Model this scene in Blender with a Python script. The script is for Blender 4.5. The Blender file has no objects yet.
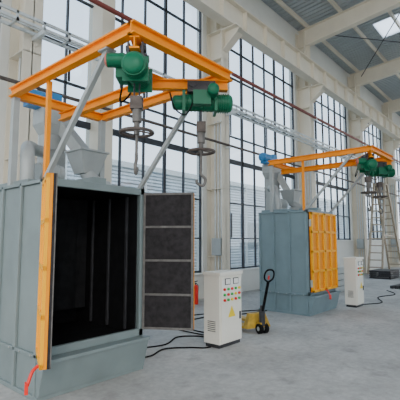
import bpy, math, random
from mathutils import Vector, Matrix
random.seed(4)
V=Vector
# ---------------------------------------------------------------- materials
def mat(name,col,rough=0.5,metal=0.0,var=0.08,scale=6.0,bump=0.0,spec=0.4,dirt=None,dirt_amt=0.0):
    m=bpy.data.materials.new(name); m.use_nodes=True
    nt=m.node_tree; b=nt.nodes['Principled BSDF']
    b.inputs['Roughness'].default_value=rough; b.inputs['Metallic'].default_value=metal
    try: b.inputs['Specular IOR Level'].default_value=spec
    except Exception: pass
    tc=nt.nodes.new('ShaderNodeTexCoord'); n=nt.nodes.new('ShaderNodeTexNoise')
    n.inputs['Scale'].default_value=scale; n.inputs['Detail'].default_value=6
    nt.links.new(tc.outputs['Object'],n.inputs['Vector'])
    r=nt.nodes.new('ShaderNodeValToRGB')
    r.color_ramp.elements[0].position=0.3; r.color_ramp.elements[1].position=0.7
    lo=[max(0,c*(1-var)) for c in col]; hi=[min(1,c*(1+var)) for c in col]
    r.color_ramp.elements[0].color=(*lo,1); r.color_ramp.elements[1].color=(*hi,1)
    nt.links.new(n.outputs['Fac'],r.inputs['Fac'])
    out=r.outputs['Color']
    if dirt:
        n2=nt.nodes.new('ShaderNodeTexNoise'); n2.inputs['Scale'].default_value=2.2; n2.inputs['Detail'].default_value=8
        nt.links.new(tc.outputs['Object'],n2.inputs['Vector'])
        r2=nt.nodes.new('ShaderNodeValToRGB'); r2.color_ramp.elements[0].position=0.48; r2.color_ramp.elements[1].position=0.72
        r2.color_ramp.elements[1].color=(dirt_amt,)*3+(1,)
        nt.links.new(n2.outputs['Fac'],r2.inputs['Fac'])
        mx=nt.nodes.new('ShaderNodeMixRGB'); mx.inputs['Color2'].default_value=(*dirt,1)
        nt.links.new(r2.outputs['Color'],mx.inputs['Fac']); nt.links.new(out,mx.inputs['Color1']); out=mx.outputs['Color']
    nt.links.new(out,b.inputs['Base Color'])
    if bump>0:
        bp=nt.nodes.new('ShaderNodeBump'); bp.inputs['Strength'].default_value=bump; bp.inputs['Distance'].default_value=0.02
        nt.links.new(n.outputs['Fac'],bp.inputs['Height']); nt.links.new(bp.outputs['Normal'],b.inputs['Normal'])
    return m
GREY=mat('machine_grey_paint',(0.20,0.245,0.245),0.45,0,0.06,3,dirt=(0.14,0.165,0.165),dirt_amt=0.4)
BLUEG=mat('machine_blue_grey_paint',(0.185,0.26,0.285),0.45,0,0.06,3,dirt=(0.13,0.18,0.195),dirt_amt=0.4)
LGREY=mat('light_grey_steel',(0.36,0.385,0.38),0.45,0.1,0.08,5)
ORANGE=mat('orange_paint',(0.92,0.29,0.0),0.5,0,0.05,4,spec=.25,dirt=(0.55,0.15,0.0),dirt_amt=0.35)
YELLOW=mat('yellow_orange_paint',(1.0,0.43,0.0),0.5,0,0.05,4,spec=.25)
PANEL=mat('door_panel_orange',(0.85,0.28,0.0),0.5,0,0.06,5,spec=.25)
BLACK=mat('black_rubber',(0.008,0.008,0.009),0.85,0,0.3,8,0.3,spec=.1)
DRUB=mat('door_lining_rubber',(0.030,0.027,0.028),0.8,0,0.3,14,0.4,spec=.15)
CURT=mat('black_rubber_curtain',(0.012,0.012,0.013),0.8,0,0.3,8,0.3,spec=.12)
DSTEEL=mat('dark_steel',(0.05,0.05,0.055),0.5,0.4,0.2,8)
RUST=mat('brown_steel',(0.10,0.08,0.07),0.6,0.3,0.3,12)
STRIP=mat('door_strip_steel',(0.14,0.13,0.12),0.6,0.2,0.25,12)
GREEN=mat('hoist_green_paint',(0.0,0.12,0.055),0.4,0,0.08,5,spec=.3)
PINK=mat('red_oxide_paint',(0.45,0.12,0.09),0.5,0,0.15,6)
RED=mat('red_paint',(0.75,0.02,0.01),0.4,0,0.1,6)
BEIGE=mat('beige_structural_paint',(0.72,0.66,0.54),0.55,0,0.05,2)
WHITE=mat('white_paint',(0.85,0.84,0.8),0.5,0,0.04,4)
CREAM=mat('cabinet_cream_paint',(0.82,0.79,0.70),0.4,0,0.03,4)
GALV=mat('galvanised_steel',(0.62,0.65,0.65),0.35,0.4,0.1,10)
ALU=mat('ladder_steel',(0.36,0.30,0.22),0.5,0.2,0.15,10)
MULL=mat('window_frame_dark',(0.035,0.04,0.05),0.5,0,0.1,5)
REDPIPE=mat('fire_pipe_red',(0.20,0.045,0.035),0.5,0,0.1,5)
BLUE=mat('motor_blue_paint',(0.03,0.2,0.45),0.4,0,0.1,5)
WALLM=mat('wall_panel_cream',(0.74,0.73,0.68),0.6,0,0.04,1.5)
BTN_G=mat('button_green',(0.02,0.45,0.08),0.3); BTN_Y=mat('sign_yellow',(0.9,0.65,0.02),0.4)
JACK=mat('pallet_jack_yellow',(0.5,0.30,0.03),0.5,0,0.3,9)
CARD=mat('cardboard',(0.42,0.3,0.18),0.8,0,0.12,8)
GROUND=mat('outdoor_ground',(0.4,0.4,0.36),0.9,0,0.2,1)
def wavebump(name,col,axis,scale,dist):
    m=mat(name,col,0.6,0,0.04,2); nt=m.node_tree; b=nt.nodes['Principled BSDF']
    w=nt.nodes.new('ShaderNodeTexWave'); w.bands_direction=axis; w.inputs['Scale'].default_value=scale
    tc=nt.nodes.new('ShaderNodeTexCoord'); nt.links.new(tc.outputs['Object'],w.inputs['Vector'])
    bp=nt.nodes.new('ShaderNodeBump'); bp.inputs['Strength'].default_value=0.9; bp.inputs['Distance'].default_value=dist
    nt.links.new(w.outputs['Fac'],bp.inputs['Height']); nt.links.new(bp.outputs['Normal'],b.inputs['Normal'])
    return m
LOUV=wavebump('neighbour_cladding',(0.72,0.74,0.75),'Z',1.6,.08)
ROOF=wavebump('roof_sheet_corrugated_grey',(0.38,0.42,0.44),'X',1.3,.06)
def floor_mat():
    m=bpy.data.materials.new('concrete_floor'); m.use_nodes=True; nt=m.node_tree; b=nt.nodes['Principled BSDF']
    tc=nt.nodes.new('ShaderNodeTexCoord')
    def noise(s,d):
        n=nt.nodes.new('ShaderNodeTexNoise'); n.inputs['Scale'].default_value=s; n.inputs['Detail'].default_value=d
        n.inputs['Roughness'].default_value=0.68
        nt.links.new(tc.outputs['Object'],n.inputs['Vector']); return n
    n1=noise(0.8,8); n2=noise(11,6); n3=noise(2.6,10)
    r=nt.nodes.new('ShaderNodeValToRGB'); r.color_ramp.elements[0].position=.34; r.color_ramp.elements[1].position=.66
    r.color_ramp.elements[0].color=(0.40,0.39,0.37,1); r.color_ramp.elements[1].color=(0.56,0.55,0.525,1)
    nt.links.new(n1.outputs['Fac'],r.inputs['Fac'])
    r2=nt.nodes.new('ShaderNodeValToRGB'); r2.color_ramp.elements[0].position=.3; r2.color_ramp.elements[1].position=.7
    r2.color_ramp.elements[0].color=(0.74,0.74,0.74,1); r2.color_ramp.elements[1].color=(1,1,1,1)
    nt.links.new(n2.outputs['Fac'],r2.inputs['Fac'])
    mx=nt.nodes.new('ShaderNodeMixRGB'); mx.blend_type='MULTIPLY'; mx.inputs['Fac'].default_value=1
    nt.links.new(r.outputs['Color'],mx.inputs['Color1']); nt.links.new(r2.outputs['Color'],mx.inputs['Color2'])
    r3=nt.nodes.new('ShaderNodeValToRGB'); r3.color_ramp.elements[0].position=.53; r3.color_ramp.elements[1].position=.68
    r3.color_ramp.elements[1].color=(0.7,0.7,0.7,1)
    nt.links.new(n3.outputs['Fac'],r3.inputs['Fac'])
    mx2=nt.nodes.new('ShaderNodeMixRGB'); mx2.inputs['Color2'].default_value=(0.27,0.26,0.245,1)
    nt.links.new(r3.outputs['Color'],mx2.inputs['Fac']); nt.links.new(mx.outputs['Color'],mx2.inputs['Color1'])
    nt.links.new(mx2.outputs['Color'],b.inputs['Base Color'])
    rr=nt.nodes.new('ShaderNodeMapRange'); rr.inputs['To Min'].default_value=.7; rr.inputs['To Max'].default_value=.95
    nt.links.new(n3.outputs['Fac'],rr.inputs['Value']); nt.links.new(rr.outputs['Result'],b.inputs['Roughness'])
    b.inputs['Specular IOR Level'].default_value=.15
    bp=nt.nodes.new('ShaderNodeBump'); bp.inputs['Strength'].default_value=.15; bp.inputs['Distance'].default_value=.01
    nt.links.new(n2.outputs['Fac'],bp.inputs['Height']); nt.links.new(bp.outputs['Normal'],b.inputs['Normal'])
    return m
FLOOR=floor_mat()
def glass_mat(name,tint,gl,trl=0.0):
    m=bpy.data.materials.new(name); m.use_nodes=True; nt=m.node_tree
    for n in list(nt.nodes): nt.nodes.remove(n)
    o=nt.nodes.new('ShaderNodeOutputMaterial'); t=nt.nodes.new('ShaderNodeBsdfTransparent'); t.inputs[0].default_value=(*tint,1)
    g=nt.nodes.new('ShaderNodeBsdfGlossy') if not trl else nt.nodes.new('ShaderNodeBsdfTranslucent')
    g.inputs[0].default_value=(.9,.93,.95,1)
    if not trl: g.inputs['Roughness'].default_value=.05
    x=nt.nodes.new('ShaderNodeMixShader'); x.inputs[0].default_value=trl or gl
    nt.links.new(t.outputs[0],x.inputs[1]); nt.links.new(g.outputs[0],x.inputs[2]); nt.links.new(x.outputs[0],o.inputs[0])
    return m
GLASS=glass_mat('window_glass',(.80,.86,.91),.07)
SKYL=glass_mat('skylight_sheet',(.9,.95,1),.0,.5)

# ---------------------------------------------------------------- mesh builder
class MB:
    def __init__(s): s.v=[];s.f=[];s.fm=[];s.sm=[];s.m=[]
    def mi(s,m):
        if m not in s.m: s.m.append(m)
        return s.m.index(m)
    def add(s,vs,fs,m,smooth=False):
        o=len(s.v); s.v+= [tuple(v) for v in vs]; k=s.mi(m)
        for f in fs: s.f.append([i+o for i in f]); s.fm.append(k); s.sm.append(smooth)
    def hexa(s,vs,m):
        s.add(vs,[(0,3,2,1),(4,5,6,7),(0,1,5,4),(1,2,6,5),(2,3,7,6),(3,0,4,7)],m)
    def box(s,x0,x1,y0,y1,z0,z1,m):
        s.hexa([(x0,y0,z0),(x1,y0,z0),(x1,y1,z0),(x0,y1,z0),(x0,y0,z1),(x1,y0,z1),(x1,y1,z1),(x0,y1,z1)],m)
    def frus(s,c0,w0,d0,c1,w1,d1,m):
        def q(c,w,d): return [(c[0]-w/2,c[1]-d/2,c[2]),(c[0]+w/2,c[1]-d/2,c[2]),(c[0]+w/2,c[1]+d/2,c[2]),(c[0]-w/2,c[1]+d/2,c[2])]
        s.hexa(q(c0,w0,d0)+q(c1,w1,d1),m)
    def obox(s,p0,p1,w,h,m,off=(0,0),up=(0,0,1)):
        p0=V(p0);p1=V(p1);t=(p1-p0).normalized();up=V(up)
        if abs(t.dot(up))>.98: up=V((0,1,0))
        sd=t.cross(up).normalized();u=sd.cross(t).normalized()
        vs=[]
        for p in (p0,p1):
            for a,b in ((-1,-1),(1,-1),(1,1),(-1,1)):
                vs.append(p+sd*(a*w/2+off[0])+u*(b*h/2+off[1]))
        s.hexa(vs,m)
    def ibeam(s,p0,p1,w,h,m,tf=.018,tw=.014):
        s.obox(p0,p1,w,tf,m,(0,h/2-tf/2)); s.obox(p0,p1,w,tf,m,(0,-h/2+tf/2)); s.obox(p0,p1,tw,h-2*tf,m)
    def cyl(s,p0,p1,r,m,r1=None,n=16,caps=True):
        p0=V(p0);p1=V(p1);r1=r if r1 is None else r1
        t=(p1-p0).normalized();a=t.orthogonal().normalized();b=t.cross(a)
        ring=[a*math.cos(2*math.pi*i/n)+b*math.sin(2*math.pi*i/n) for i in range(n)]
        vs=[p0+q*r for q in ring]+[p1+q*r1 for q in ring]
        s.add(vs,[(i,(i+1)%n,n+(i+1)%n,n+i) for i in range(n)],m,True)
        if caps:
            s.add([p0+q*r for q in ring],[tuple(reversed(range(n)))],m); s.add([p1+q*r1 for q in ring],[tuple(range(n))],m)
    def torus(s,c,ax,R,r,m,n=28,k=8,a0=0,a1=2*math.pi):
        c=V(c);ax=V(ax).normalized();a=ax.orthogonal().normalized();b=ax.cross(a);vs=[];full=abs(a1-a0-2*math.pi)<1e-4
        N=n if full else n+1
        for i in range(N):
            th=a0+(a1-a0)*i/n;d=a*math.cos(th)+b*math.sin(th)
            for j in range(k):
                ph=2*math.pi*j/k; vs.append(c+d*(R+r*math.cos(ph))+ax*r*math.sin(ph))
        fs=[]
        for i in range(n):
            i2=(i+1)%N
            for j in range(k): fs.append((i*k+j,i2*k+j,i2*k+(j+1)%k,i*k+(j+1)%k))
        s.add(vs,fs,m,True)
    def tube(s,pts,r,m,k=8,smooth_n=4):
        P=[V(p) for p in pts]
        if smooth_n>1 and len(P)>2:
            Q=[P[0]*2-P[1]]+P+[P[-1]*2-P[-2]];o=[]
            for i in range(1,len(Q)-2):
                for j in range(smooth_n):
                    t=j/smooth_n
                    o.append(.5*((2*Q[i])+(Q[i+1]-Q[i-1])*t+(2*Q[i-1]-5*Q[i]+4*Q[i+1]-Q[i+2])*t*t+(3*Q[i]-Q[i-1]-3*Q[i+1]+Q[i+2])*t**3))
            o.append(P[-1]);P=o
        t=(P[1]-P[0]).normalized();a=t.orthogonal().normalized();vs=[]
        for i,p in enumerate(P):
            t=(P[min(i+1,len(P)-1)]-P[max(i-1,0)]).normalized()
            a=(a-t*a.dot(t)).normalized();b=t.cross(a)
            for j in range(k):
                ph=2*math.pi*j/k; vs.append(p+(a*math.cos(ph)+b*math.sin(ph))*r)
        n=len(P);fs=[(i*k+j,i*k+(j+1)%k,(i+1)*k+(j+1)%k,(i+1)*k+j) for i in range(n-1) for j in range(k)]
        s.add(vs,fs,m,True)
        s.add(vs[:k],[tuple(reversed(range(k)))],m); s.add(vs[-k:],[tuple(range(k))],m)
    def dome(s,c,ax,r,h,m,n=16,k=5):
        c=V(c);ax=V(ax).normalized();a=ax.orthogonal().normalized();b=ax.cross(a);vs=[]
        for i in range(k+1):
            ph=math.pi/2*i/k;rr=r*math.cos(ph)+1e-4
            for j in range(n):
                th=2*math.pi*j/n; vs.append(c+(a*math.cos(th)+b*math.sin(th))*rr+ax*h*math.sin(ph))
        s.add(vs,[(i*n+j,i*n+(j+1)%n,(i+1)*n+(j+1)%n,(i+1)*n+j) for i in range(k) for j in range(n)],m,True)
    def xf(s,M): s.v=[tuple(M@V(v)) for v in s.v]; return s
    def build(s,name,parent=None,bevel=0):
        me=bpy.data.meshes.new(name); me.from_pydata(s.v,[],s.f)
        for m in s.m: me.materials.append(m)
        for p,k,sm in zip(me.polygons,s.fm,s.sm): p.material_index=k; p.use_smooth=sm
        me.update(); ob=bpy.data.objects.new(name,me); bpy.context.scene.collection.objects.link(ob)
        if parent: ob.parent=parent
        if bevel:
            b=ob.modifiers.new('bevel','BEVEL'); b.width=bevel; b.segments=2; b.limit_method='ANGLE'; b.angle_limit=1.0
        return ob
def empty(name,loc=(0,0,0)):
    e=bpy.data.objects.new(name,None); bpy.context.scene.collection.objects.link(e); e.location=loc; e.empty_display_size=.2; return e

# ---------------------------------------------------------------- hall shell
COLX=[-2.6+6*i for i in range(8)]
X0,X1,YW,YR=-8.6,45.4,7.7,-16.0
def sill(cx): return 1.7 if cx>15 else .75
m=MB(); m.box(X0,X1,YR,YW,-.2,0,FLOOR); m.build('floor')
m=MB(); m.box(X0-30,X1+30,YW+.26,50,-.35,-.1,GROUND); m.box(X0-30,X1+30,-60,YR-.26,-.35,-.1,GROUND); m.build('outdoor_ground')
for nm,ya,yb in (('wall_left',YW,YW+.25),('wall_right',YR-.25,YR)):
    m=MB(); m.box(X0,X1,ya,yb,-.1,.75,WALLM); m.box(X0,X1,ya,yb,9.1,10.85,WALLM)
    for cx in COLX: m.box(cx-.34,cx+.34,ya,yb,.75,9.1,WALLM)
    if nm=='wall_left':
        for cx in COLX[:-1]:
            if sill(cx)>1: m.box(cx+.34,cx+5.66,ya,yb,.75,sill(cx),WALLM)
        m.box(5.15,5.5,ya-.3,yb,.75,9.1,BEIGE); m.box(5.15,5.5,ya-.3,ya,0,.75,BEIGE)
    m.build(nm)
k=0
for side,yy in ((0,YW+.1),(1,YR-.1)):
    for cx in COLX[:-1]:
        k+=1; a=cx+.34;b=cx+5.66; m=MB(); z0,z1=(sill(cx) if side==0 else .75),9.1
        nx=7; w=(b-a)/nx
        for i in range(nx+1):
            t=.07 if i in(0,nx) else .035
            if i in (2,5): t=.08
            m.box(a+i*w-t/2,a+i*w+t/2,yy-.035,yy+.035,z0,z1,MULL)
        for z in (z0+.03,1.75,2.9,4.3,5.15,6.0,7.2,8.2,z1-.03):
            t=.15 if z in(4.3,) else .04
            m.box(a,b,yy-.035,yy+.035,z-t/2,z+t/2,MULL)
        for i in (1,4):
            for zb in (1.75,5.15):
                xa=a+i*w+.03
                for (p,q) in ((xa,xa+.05),(xa+w-.1,xa+w-.05)):
                    m.box(p,q,yy-.06,yy-.035,zb+.03,zb+.82,MULL)
        m.box(a,b,yy-.004,yy+.004,z0,z1,GLASS)
        m.box(a,b,yy-.18 if side==0 else yy-.02,yy+.02 if side==0 else yy+.18,z0-.04,z0,WHITE)
        m.build('window_%d'%k)
def column(x,y,sgn):
    m=MB(); w=.36
    ya,yb=(y-.60,y-.01) if sgn>0 else (y+.01,y+.60)
    m.box(x-w/2,x+w/2,ya,ya+.022,0,8.2,BEIGE); m.box(x-w/2,x+w/2,yb-.022,yb,0,10.6,BEIGE)
    m.box(x-.01,x+.01,ya,yb,0,10.6,BEIGE)
    m.box(x-w/2,x+w/2,(ya+.2) if sgn>0 else (yb-.22),(ya+.22) if sgn>0 else (yb-.2),8.2,10.6,BEIGE)
    m.box(x-.24,x+.24,ya,yb,0,.03,BEIGE)
    for z in (1.2,3.2,5.2,7.2,8.1): m.box(x-w/2,x+w/2,ya,yb,z,z+.015,BEIGE)
    if sgn>0:
        for dy,r in ((.12,.03),(.24,.022),(.36,.022)): m.cyl((x-.06,ya+dy,.3),(x-.06,ya+dy,5.3),r,GALV,n=8)
        m.box(x-.16,x-.03,ya+.08,ya+.42,1.25,1.75,LGREY)
    m.build('steel_column')
for cx in COLX: column(cx,YW,1)
for cx in COLX: column(cx,YR,-1)
def girder(y):
    m=MB(); m.ibeam((X0,y,8.5),(X1,y,8.5),.34,.76,BEIGE,.03,.02); m.box(X0,X1,y-.035,y+.035,8.88,8.98,DSTEEL)
    x=X0+.6
    while x<X1: m.box(x-.008,x+.008,y-.15,y+.15,8.15,8.85,BEIGE); x+=1.2
    s=-1 if y>0 else 1; y0=(YW-.6) if y>0 else (YR+.6); e=y0+s*.55; w=.36
    for x in COLX:
        m.box(x-w/2,x+w/2,min(y0,e),max(y0,e),8.06,8.10,BEIGE)
        m.hexa([(x-.012,y0,7.45),(x+.012,y0,7.45),(x+.012,y0+s*.02,7.45),(x-.012,y0+s*.02,7.45),(x-.012,y0,8.06),(x+.012,y0,8.06),(x+.012,e,8.06),(x-.012,e,8.06)],BEIGE)
        m.obox((x,y0,7.45),(x,e,7.85),w*.8,.02,BEIGE)
    m.build('crane_runway_beam')
girder(6.83); girder(-15.12)
RID=-4.15
def rz(y): return 10.9+ (YW-y)/(YW-RID)*1.0 if y>RID else 10.9+(y-YR)/(RID-YR)*1.0
m=MB(); msk=MB()
edges=[X0]
for cx in COLX[:-1]: edges+= [cx+2.2,cx+3.8]
edges.append(X1)
def rsheet(t,a,b,ya,yb,M,th): 
    t.hexa([(a,ya,rz(ya)),(b,ya,rz(ya)),(b,yb,rz(yb)),(a,yb,rz(yb)),(a,ya,rz(ya)+th),(b,ya,rz(ya)+th),(b,yb,rz(yb)+th),(a,yb,rz(yb)+th)],M)
for i in range(len(edges)-1):
    a,b=edges[i],edges[i+1]
    if i%2==0:
        rsheet(m,a,b,YW+.4,RID,ROOF,.12); rsheet(m,a,b,RID,YR-.4,ROOF,.12)
    else:
        rsheet(m,a,b,YW+.4,5.2,ROOF,.12); rsheet(msk,a,b,5.2,RID,SKYL,.05); rsheet(msk,a,b,RID,-13.5,SKYL,.05); rsheet(m,a,b,-13.5,YR-.4,ROOF,.12)
m.build('ceiling'); msk.build('skylight_panels')
m=MB(); y=YW-.5
while y>YR:
    m.box(X0,X1,y-.035,y+.035,rz(y)-.22,rz(y)-.02,BEIGE); y-=1.45
m.build('roof_purlins')
for cx in COLX:
    m=MB()
    for ya,yb,ha,hb in ((YW-.1,RID,.75,.45),(YR+.1,RID,.75,.45)):
        za,zb=rz(ya)-.24,rz(yb)-.24
        m.hexa([(cx-.012,ya,za-ha),(cx+.012,ya,za-ha),(cx+.012,yb,zb-hb),(cx-.012,yb,zb-hb),(cx-.012,ya,za),(cx+.012,ya,za),(cx+.012,yb,zb),(cx-.012,yb,zb)],BEIGE)
        m.obox((cx,ya,za-ha),(cx,yb,zb-hb),.26,.025,BEIGE); m.obox((cx,ya,za),(cx,yb,zb),.26,.025,BEIGE)
    m.build('roof_rafter')
m=MB()
for i in range(1,6,2):
    a,b=COLX[i],COLX[i+1]
    for y0 in (7.0,3.0,-1.0):
        y1=y0-4
        m.cyl((a,y0,rz(y0)-.5),(b,y1,rz(y1)-.5),.02,DSTEEL,n=6); m.cyl((b,y0,rz(y0)-.5),(a,y1,rz(y1)-.5),.02,DSTEEL,n=6)
m.build('roof_bracing_rods')
m=MB(); yv=6.86
for dz in (0,.12): 
    m.box(X0,X1,yv-.17,yv-.13,5.5+dz,5.55+dz,GALV); m.box(X0,X1,yv+.13,yv+.17,5.5+dz,5.55+dz,GALV)
x=X0
while x<X1: m.box(x,x+.05,yv-.17,yv+.17,5.5,5.52,GALV); m.box(x,x+.04,yv-.17,yv-.14,5.5,5.67,GALV); x+=.5
for cx in COLX: m.box(cx-.03,cx+.03,yv-.2,7.095,5.42,5.5,GALV)
m.build('cable_tray')
m=MB(); m.cyl((X0,6.95,6.75),(X1,6.95,6.75),.055,REDPIPE,n=12)
for cx in COLX: m.box(cx-.03,cx+.03,6.88,7.095,6.65,6.70,GALV); m.torus((cx,6.95,6.75),(1,0,0),.06,.012,GALV,12,5)
m.build('fire_water_pipe')
m=MB(); m.cyl((X0,6.98,4.5),(X1,6.98,4.5),.035,RUST,n=12)
for cx in COLX: m.box(cx-.03,cx+.03,6.92,7.095,4.42,4.46,GALV)
m.build('compressed_air_pipe')
m=MB(); m.box(X0-20,X1+20,17,18,-.2,5.6,LOUV)
for x in range(-20,60,5): m.box(x,x+1.8,16.93,17,1.2,3,LGREY); m.box(x-.08,x,16.9,17,-.1,5.6,WHITE)
m.box(X0-20,X1+20,16.9,18,5.6,5.9,WHITE); m.build('neighbouring_building')

# ---------------------------------------------------------------- blasting machine
def machine(ox,oy,body,open_doors,W=1.42,D=1.5):
    root=empty('shot_blasting_machine',(ox,oy,0)); H=2.38
    m=MB()
    m.box(0,W,.0,D,0,.44,body); m.box(-.03,W+.03,-.04,D+.03,0,.05,body)
    m.hexa([(-.02,-.06,.05),(W+.02,-.06,.05),(W+.02,0,.05),(-.02,0,.05),(-.02,-.15,.40),(W+.02,-.15,.40),(W+.02,0,.40),(-.02,0,.40)],body)
    m.box(-.03,W+.03,-.17,.0,.40,.44,body)
    m.box(0,.05,0,D,.44,H,body); m.box(W-.05,W,0,D,.44,H,body); m.box(0,W,D-.05,D,.44,H,body); m.box(0,W,0,D,H-.05,H,body)
    m.box(.05,.07,.03,D-.05,.44,H-.05,BLACK); m.box(W-.07,W-.05,.03,D-.05,.44,H-.05,BLACK); m.box(.05,W-.05,D-.07,D-.05,.44,H-.05,BLACK)
    m.box(.07,W-.07,.03,D-.07,.44,.46,BLACK); m.box(.07,W-.07,.03,D-.07,H-.07,H-.05,BLACK)
    for i in range(8):
        x=.12+i*.145; m.hexa([(x,1.1+.04*(i%2),.7),(x+.15,1.1+.04*((i+1)%2),.7),(x+.15,1.12+.04*((i+1)%2),.7),(x,1.12+.04*(i%2),.7),(x,1.1,2.3),(x+.15,1.1,2.3),(x+.15,1.12,2.3),(x,1.12,2.3)],CURT)
    for i in range(3):
        m.box(.07,.10,.2+.4*i,.24+.4*i,.5,2.3,DSTEEL); m.box(W-.10,W-.07,.2+.4*i,.24+.4*i,.5,2.3,DSTEEL)
    m.box(-.02,.05,-.03,.02,.44,H+.02,body); m.box(W-.05,W+.02,-.03,.02,.44,H+.02,body)
    m.box(-.02,W+.02,-.03,.02,H-.07,H+.02,body); m.box(-.02,W+.02,-.03,.02,.44,.53,body)
    for xs,xe in ((-.035,0),(W,W+.035)):
        for y in (0.0,D*.33,D*.66,D-.05): m.box(xs,xe,y,y+.05,.05,H,body)
        for z in (.44,H-.04): m.box(xs,xe,0,D,z,z+.04,body)
        for j in range(6): m.cyl((xs-.01,.1+j*(D-.2)/5,.46),(xs+.045,.1+j*(D-.2)/5,.46),.012,LGREY,n=6)
    m.box(.04,W-.04,.5,D-.04,H,H+.06,body)
    m.box(.62,.82,.0,.5,H,H+.1,body)
    ex,ey=.98,D+.18
    m.box(ex-.17,ex+.17,ey-.13,ey+.13,0,3.35,LGREY)
    for z in (.4,1.3,2.2,3.1): m.box(ex-.2,ex+.2,ey-.16,ey+.16,z,z+.03,LGREY)
    m.frus((ex,ey,3.35),.34,.26,(ex,ey,3.5),.5,.34,LGREY); m.box(ex-.25,ex+.25,ey-.17,ey+.17,3.5,3.75,LGREY)
    m.cyl((ex-.1,ey,3.9),(ex-.5,ey,3.9),.12,BLUE); m.dome((ex-.5,ey,3.9),(-1,0,0),.12,.05,BLUE); m.box(ex-.12,ex+.08,ey-.12,ey+.12,3.75,4.02,BLUE)
    m.box(ex-.45,ex-.2,ey-.1,ey+.1,3.74,3.8,BLUE)
    m.obox((ex+.12,ey-.1,3.5),(1.2,1.1,3.0),.2,.18,LGREY)
    m.frus((1.18,1.0,2.68),.26,.26,(1.18,1.0,3.0),.46,.42,LGREY); m.box(.93,1.43,.77,1.23,3.0,3.03,LGREY)
    m.cyl((1.18,1.0,2.70),(1.18,.75,2.53),.10,LGREY)
    m.frus((1.18,.8,H),.5,.5,(1.18,.8,2.56),.32,.32,LGREY)
    m.cyl((.4,1.0,2.62),(.76,1.0,2.62),.13,LGREY); m.box(.4,.76,.88,1.12,H,2.52,LGREY)
    for i in range(6): m.cyl((.43+.05*i,1.0,2.62),(.445+.05*i,1.0,2.62),.14,LGREY)
    m.tube([(.2,.85,H),(.2,.85,2.62),(.24,.95,2.85),(.42,D-.2,3.02),(.65,D+.05,3.05),(.85,D+.12,3.05)],.09,LGREY,14,5)
    m.build('body',root,.006)
    def door(hx,ang,sgn,name):
        d=MB(); w=W/2-.02; z0,z1=.52,2.34
        d.box(0,w,-.05,-.02,z0,z1,PANEL)
        for z in (z0,z0+.44,z0+.89,z0+1.34,z1-.05): d.box(0,w,-.085,-.05,z,z+.05,YELLOW)
        for x in (0,w/2-.025,w-.05): d.box(x,x+.05,-.085,-.05,z0,z1,YELLOW)
        d.box(0,w,-.02,.005,z0,z1,DRUB)
        for z in (z0,z0+.44,z0+.89,z0+1.34,z1-.03): d.box(0,w,.005,.015,z,z+.03,STRIP)
        for x in (0,w-.03): d.box(x,x+.03,.005,.017,z0,z1,STRIP)
        for z in (z0+.2,z1-.25): d.cyl((0,-.04,z-.08),(0,-.04,z+.08),.03,LGREY,n=10)
        if sgn>0:
            d.tube([(w-.08,-.09,z0+.02),(w-.05,-.14,z0-.02),(w-.02,-.18,z0-.13)],.016,RED,8,4); d.box(w-.06,w,-.2,-.17,z0-.2,z0-.1,RED)
        S=Matrix.Scale(-1,4,(1,0,0)) if sgn<0 else Matrix.Identity(4)
        d.xf(Matrix.Translation((hx,-.04,0))@Matrix.Rotation(math.radians(ang),4,'Z')@S)
        if sgn<0: d.f=[list(reversed(f)) for f in d.f]
        d.build(name,root,.003)
    if open_doors:
        door(.04,-114.5,1,'door_left'); door(W,123,-1,'door_right')
    else:
        door(.01,0,1,'door_left'); door(W-.01,0,-1,'door_right')
    f=MB(); z=3.60; xl,xr,yf,yb=0.0,W-.02,-1.50,.95; h=.12
    f.ibeam((xl,yf,z),(xl,yb,z),.09,h,ORANGE); f.ibeam((xr,yf,z),(xr,yb,z),.09,h,ORANGE)
    f.ibeam((xl-.045,yf,z),(xr+.045,yf,z),.09,h,ORANGE); f.ibeam((xl,yb,z),(xr,yb,z),.09,h,ORANGE)
    zr=z-.12; cxr=(xl+xr)/2+.06
    f.ibeam((cxr,yb+.1,zr),(cxr,-.85,zr),.09,h,ORANGE)
    f.ibeam((cxr,-.85,zr),(xr,yf,zr),.09,h,ORANGE); f.ibeam((cxr,-.85,zr),(xl,yf,zr),.09,h,ORANGE)
    f.obox((cxr,-1.0,zr+.065),(cxr,-.7,zr+.065),.3,.012,ORANGE)
    f.box(xl+.02,xl+.07,.05,.10,H,z-.06,ORANGE)
    for x in (xl+.04,xr-.02): f.box(x-.04,x+.04,.88,.96,H,z-.06,LGREY)
    for x in (xl+.02,xr-.02):
        f.obox((x,.03,H),(x,-1.08,z-.06),.05,.05,LGREY); f.box(x-.06,x+.06,-1.14,-1.0,z-.075,z-.06,LGREY)
    f.build('overhead_track_frame',root,.002)
    return (ox+cxr,oy-.85,zr),(ox+xl,oy+yf,zr),(ox+xr,oy+yf,zr)
T1=machine(2.22,4.2,GREY,True,1.42); T2=machine(8.55,4.15,BLUEG,False,1.42,1.27)

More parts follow.
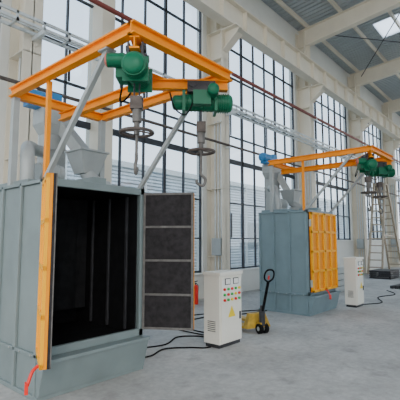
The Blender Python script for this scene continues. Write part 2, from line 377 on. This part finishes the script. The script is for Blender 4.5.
# ---------------------------------------------------------------- hoists
def hoist(pos,yaw,body_len=.62,rod_to=2.66,cap=GREEN):
    m=MB(); L=body_len
    m.box(-.16,.16,-.075,-.055,-.04,.09,DSTEEL); m.box(-.16,.16,.055,.075,-.04,.09,DSTEEL)
    for x in (-.1,.1):
        for y in (-.062,.062): m.cyl((x,y*.6,.045),(x,y*1.5,.045),.035,DSTEEL,n=14)
    m.box(-.05,.05,-.08,.08,-.08,-.03,GREEN)
    zc=-.15
    m.cyl((-L*.28,0,zc),(L*.22,0,zc),.095,GREEN,n=22)
    for i in range(7): m.torus((-L*.24+i*L*.07,0,zc),(1,0,0),.097,.007,GREEN,22,5)
    m.box(-L*.33,-L*.28,-.12,.12,zc-.12,zc+.11,GREEN); m.box(L*.22,L*.27,-.12,.12,zc-.12,zc+.11,GREEN)
    m.cyl((L*.27,0,zc),(L*.5,0,zc),.10,GREEN,n=22)
    for i in range(5): m.cyl((L*.30+i*L*.04,0,zc),(L*.30+i*L*.04+.008,0,zc),.112,GREEN,n=22)
    m.dome((L*.5,0,zc),(1,0,0),.10,.04,GREEN); m.cyl((-L*.33,0,zc),(-L*.46,0,zc),.085,GREEN,n=20); m.dome((-L*.46,0,zc),(-1,0,0),.085,.035,GREEN)
    m.box(-.1,.1,-.19,-.1,zc-.07,zc+.09,GREEN)
    m.cyl((.12,-.1,zc+.08),(.12,-.26,zc+.08),.065,GREEN,n=16); m.dome((.12,-.26,zc+.08),(0,-1,0),.065,.03,cap)
    zr=rod_to-pos[2]
    m.cyl((0,.02,zc-.09),(0,.02,zr+.32),.008,DSTEEL,n=6); m.cyl((0,-.03,zc-.09),(0,-.03,zr+.32),.008,DSTEEL,n=6)
    m.box(-.05,.05,-.06,.05,zr+.22,zr+.34,RUST)
    m.cyl((0,0,zr+.1),(0,0,zr+.24),.045,STRIP,n=14); m.cyl((0,0,zr-.02),(0,0,zr+.12),.028,STRIP,n=12)
    m.torus((0,0,zr),(0,0,1),.15,.016,RUST,32,8)
    for i in range(4):
        a=i*math.pi/2+.3; m.cyl((0,0,zr+.02),(.15*math.cos(a),.15*math.sin(a),zr),.009,RUST,n=6)
    m.cyl((0,0,zr-.22),(0,0,zr),.014,STRIP,n=8)
    m.tube([(0,0,zr-.2),(0,.0,zr-.26),(.05,0,zr-.32),(.02,0,zr-.39),(-.045,0,zr-.36),(-.05,0,zr-.32)],.016,STRIP,8,5)
    m.tube([(-.1,-.16,zc-.05),(-.18,-.2,zc-.2),(-.3,-.15,zc-.12),(-.36,-.05,zc+.1)],.009,BLACK,6,5)
    m.xf(Matrix.Translation(pos)@Matrix.Rotation(yaw,4,'Z')); return m.build('electric_hoist',None,0)
for T in (T1,T2):
    for e,t,L,cp in ((1,.78,.5,PINK),(2,.66,.66,GREEN)):
        a=V(T[0]);b=V(T[e]); p=a.lerp(b,t); p.z-=.06
        hoist(tuple(p),math.atan2(b.y-a.y,b.x-a.x),L,2.70,cp)

# ---------------------------------------------------------------- control cabinets
def cabinet(x,y,w=.6,d=.32,h=1.18,name='control_cabinet'):
    m=MB(); m.box(x,x+w,y,y+d,.06,h-.05,CREAM); m.box(x+.02,x+w-.02,y+.02,y+d-.02,0,.06,DSTEEL); m.box(x-.02,x+w+.02,y-.03,y+d+.01,h-.05,h,CREAM)
    m.box(x+.03,x+w-.03,y-.018,y,.10,h-.08,CREAM)
    m.box(x+.05,x+w-.05,y-.02,y-.018,h-.36,h-.12,WHITE)
    for i in range(2): m.box(x+.12+i*.22,x+.26+i*.22,y-.03,y-.018,h-.2,h-.1,DSTEEL); m.box(x+.13+i*.22,x+.25+i*.22,y-.032,y-.03,h-.19,h-.11,WHITE)
    for r in range(3):
        for c in range(5):
            mm=[RED,BTN_G,RED,BTN_G,BTN_Y][(c+r)%5]; xx=x+.1+c*(w-.2)/4; zz=h-.27-r*.085
            m.cyl((xx,y-.018,zz),(xx,y-.045,zz),.022,mm,n=10)
    m.add([(x+.2,y-.021,.46),(x+.40,y-.021,.46),(x+.30,y-.021,.64)],[(0,1,2)],BTN_Y)
    m.box(x+w-.09,x+w-.06,y-.035,y-.018,.4,.52,DSTEEL)
    for i in range(6): m.box(x-.006,x,y+.08,y+d-.08,.25+i*.03,.26+i*.03,DSTEEL)
    m.build(name,None,.004)
cabinet(5.08,3.98); cabinet(10.35,3.72,.5,.3,1.25)

# ---------------------------------------------------------------- pallet jack
m=MB()
for sx in (-.2,.2):
    m.box(sx-.075,sx+.075,.12,1.15,.07,.12,JACK); m.frus((sx,1.2,.05),.12,.1,(sx,1.2,.12),.15,.12,JACK); m.cyl((sx-.05,1.05,.04),(sx+.05,1.05,.04),.04,BLACK,n=14)
m.hexa([(-.27,.0,.08),(.27,.0,.08),(.27,.14,.08),(-.27,.14,.08),(-.17,.04,.34),(.17,.04,.34),(.17,.14,.34),(-.17,.14,.34)],JACK)
m.box(-.06,.06,-.14,.0,.12,.2,JACK); m.cyl((0,-.1,.14),(0,-.1,.40),.055,DSTEEL,n=16); m.cyl((0,-.1,.40),(0,-.1,.50),.035,DSTEEL,n=12)
for sx in (-.06,.06): m.cyl((sx-.03,-.1,.09),(sx+.03,-.1,.09),.09,BLACK,n=20); m.cyl((sx-.032,-.1,.09),(sx+.032,-.1,.09),.04,LGREY,n=12)
m.obox((0,-.12,.40),(0,-.30,.94),.045,.03,BLACK)
lp=[(0,-.30,.94),(-.09,-.32,1.0),(-.1,-.345,1.1),(-.05,-.36,1.16),(.05,-.36,1.16),(.1,-.345,1.1),(.09,-.32,1.0),(0,-.30,.94)]
m.tube(lp,.016,BLACK,8,3); m.obox((0,-.33,1.06),(0,-.31,.99),.02,.03,RED)
m.xf(Matrix.Translation((6.47,4.14,0))@Matrix.Rotation(math.radians(-22),4,'Z')); m.build('pallet_jack',None,.004)

# ---------------------------------------------------------------- step ladder by the far wall
m=MB()
def ladder(p0,p1,w,ax,n=13):
    p0=V(p0);p1=V(p1);ax=V(ax)
    for s in(-1,1): m.obox(p0+ax*s*w/2,p1+ax*s*w/2*.8,.09,.10,ALU)
    for i in range(1,n): 
        q=p0.lerp(p1,i/n); m.obox(q-ax*w*.47,q+ax*w*.47,.16,.05,ALU,up=(0,0,1))
ladder((20.7,6.5,0),(21.95,6.5,4.6),.66,(0,1,0)); ladder((24.3,6.5,0),(22.35,6.5,4.6),.66,(0,1,0))
m.box(21.85,22.45,6.2,6.8,4.58,4.65,ALU); m.box(21.3,23.3,6.22,6.26,1.9,1.97,ALU)
for yy in (6.2,6.78):
    m.cyl((21.9,yy,4.6),(21.9,yy,5.3),.025,ALU,n=6); m.cyl((22.4,yy,4.6),(22.4,yy,5.3),.025,ALU,n=6); m.cyl((21.9,yy,5.3),(22.4,yy,5.3),.025,ALU,n=6)
m.build('step_ladder')
def crate(x,y,w,d,h,mm,name):
    m=MB(); n=4
    for i in range(n): 
        z=h*i/n; m.box(x,x+w,y,y+.02,z,z+h/n-.02,mm); m.box(x,x+w,y+d-.02,y+d,z,z+h/n-.02,mm); m.box(x,x+.02,y,y+d,z,z+h/n-.02,mm); m.box(x+w-.02,x+w,y,y+d,z,z+h/n-.02,mm)
    for px in (x+.02,x+w-.08):
        for py in (y+.02,y+d-.08): m.box(px,px+.06,py,py+.06,0,h,mm)
    m.box(x,x+w,y,y+d,h-.02,h,mm); m.build(name,None,.003)
crate(12.6,5.2,.9,.7,.8,LGREY,'steel_crate'); crate(14.3,5.9,1.0,.8,.6,CARD,'wooden_crate')
crate(18.6,5.2,1.4,.9,.35,DSTEEL,'steel_pallet'); crate(18.8,3.9,1.6,.9,.12,BLACK,'rubber_mat_pallet')
crate(21.5,4.4,1.6,1.0,.25,DSTEEL,'steel_pallet'); crate(13.2,6.3,.6,.5,1.6,LGREY,'tool_locker')
m=MB()
for i in range(5): m.obox((15.2,3.6+.16*i,.05),(18.2,3.3+.16*i,.05),.1,.1,DSTEEL)
m.build('steel_bar_bundle')
def cable(pts,r=.012): 
    m=MB(); m.tube([(a,b,r) for a,b in pts],r,BLACK,6,6); m.build('floor_cable')
cable([(3.75,4.6),(4.1,4.5),(4.5,4.62),(4.8,4.4),(4.95,4.2),(5.07,4.15)])
cable([(3.75,4.9),(4.2,4.95),(4.7,4.8),(5.2,5.0),(5.5,4.7),(5.45,4.32)])
cable([(5.72,4.2),(5.9,5.6),(6.9,5.8),(7.7,5.4),(8.48,5.2)])
cable([(5.6,4.32),(5.7,5.9),(6.6,6.2),(7.5,5.9),(8.48,5.35)])
cable([(10.9,3.8),(11.6,3.5),(12.6,3.9),(13.6,3.7),(14.5,4.2)])
def ext(x,y):
    m=MB(); m.cyl((x,y,0),(x,y,.45),.08,RED); m.dome((x,y,.45),(0,0,1),.08,.06,RED); m.cyl((x,y,.5),(x,y,.56),.02,DSTEEL); m.obox((x-.06,y,.58),(x+.08,y,.6),.02,.02,BLACK)
    m.tube([(x+.03,y,.55),(x+.12,y,.45),(x+.1,y,.2)],.01,BLACK,6,4); m.build('fire_extinguisher')
ext(7.9,7.2); ext(8.15,7.2)

# ---------------------------------------------------------------- light & camera
w=bpy.data.worlds.new('World'); bpy.context.scene.world=w; w.use_nodes=True; nt=w.node_tree
bg=nt.nodes['Background']; bg.inputs['Strength'].default_value=2.9
tc=nt.nodes.new('ShaderNodeTexCoord'); sp=nt.nodes.new('ShaderNodeSeparateXYZ'); r=nt.nodes.new('ShaderNodeValToRGB')
nt.links.new(tc.outputs['Generated'],sp.inputs[0]); nt.links.new(sp.outputs['Z'],r.inputs[0]); nt.links.new(r.outputs[0],bg.inputs[0])
r.color_ramp.elements[0].color=(.95,.945,.93,1); r.color_ramp.elements[1].color=(.66,.79,.95,1); r.color_ramp.elements[1].position=.8
s=bpy.data.lights.new('Sun','SUN'); s.energy=2.4; s.angle=math.radians(20); s.color=(1,.94,.85); so=bpy.data.objects.new('sun',s)
bpy.context.scene.collection.objects.link(so); so.rotation_euler=V((.5,.75,-.45)).to_track_quat('-Z','Y').to_euler()
cam=bpy.data.cameras.new('Camera'); cam.lens=36; cam.sensor_width=36; co=bpy.data.objects.new('camera',cam)
bpy.context.scene.collection.objects.link(co); co.location=(0,0,1.7)
yaw=math.radians(40.8); pit=math.radians(5.7)
co.rotation_euler=V((math.cos(yaw)*math.cos(pit),math.sin(yaw)*math.cos(pit),math.sin(pit))).to_track_quat('-Z','Y').to_euler()
bpy.context.scene.camera=co
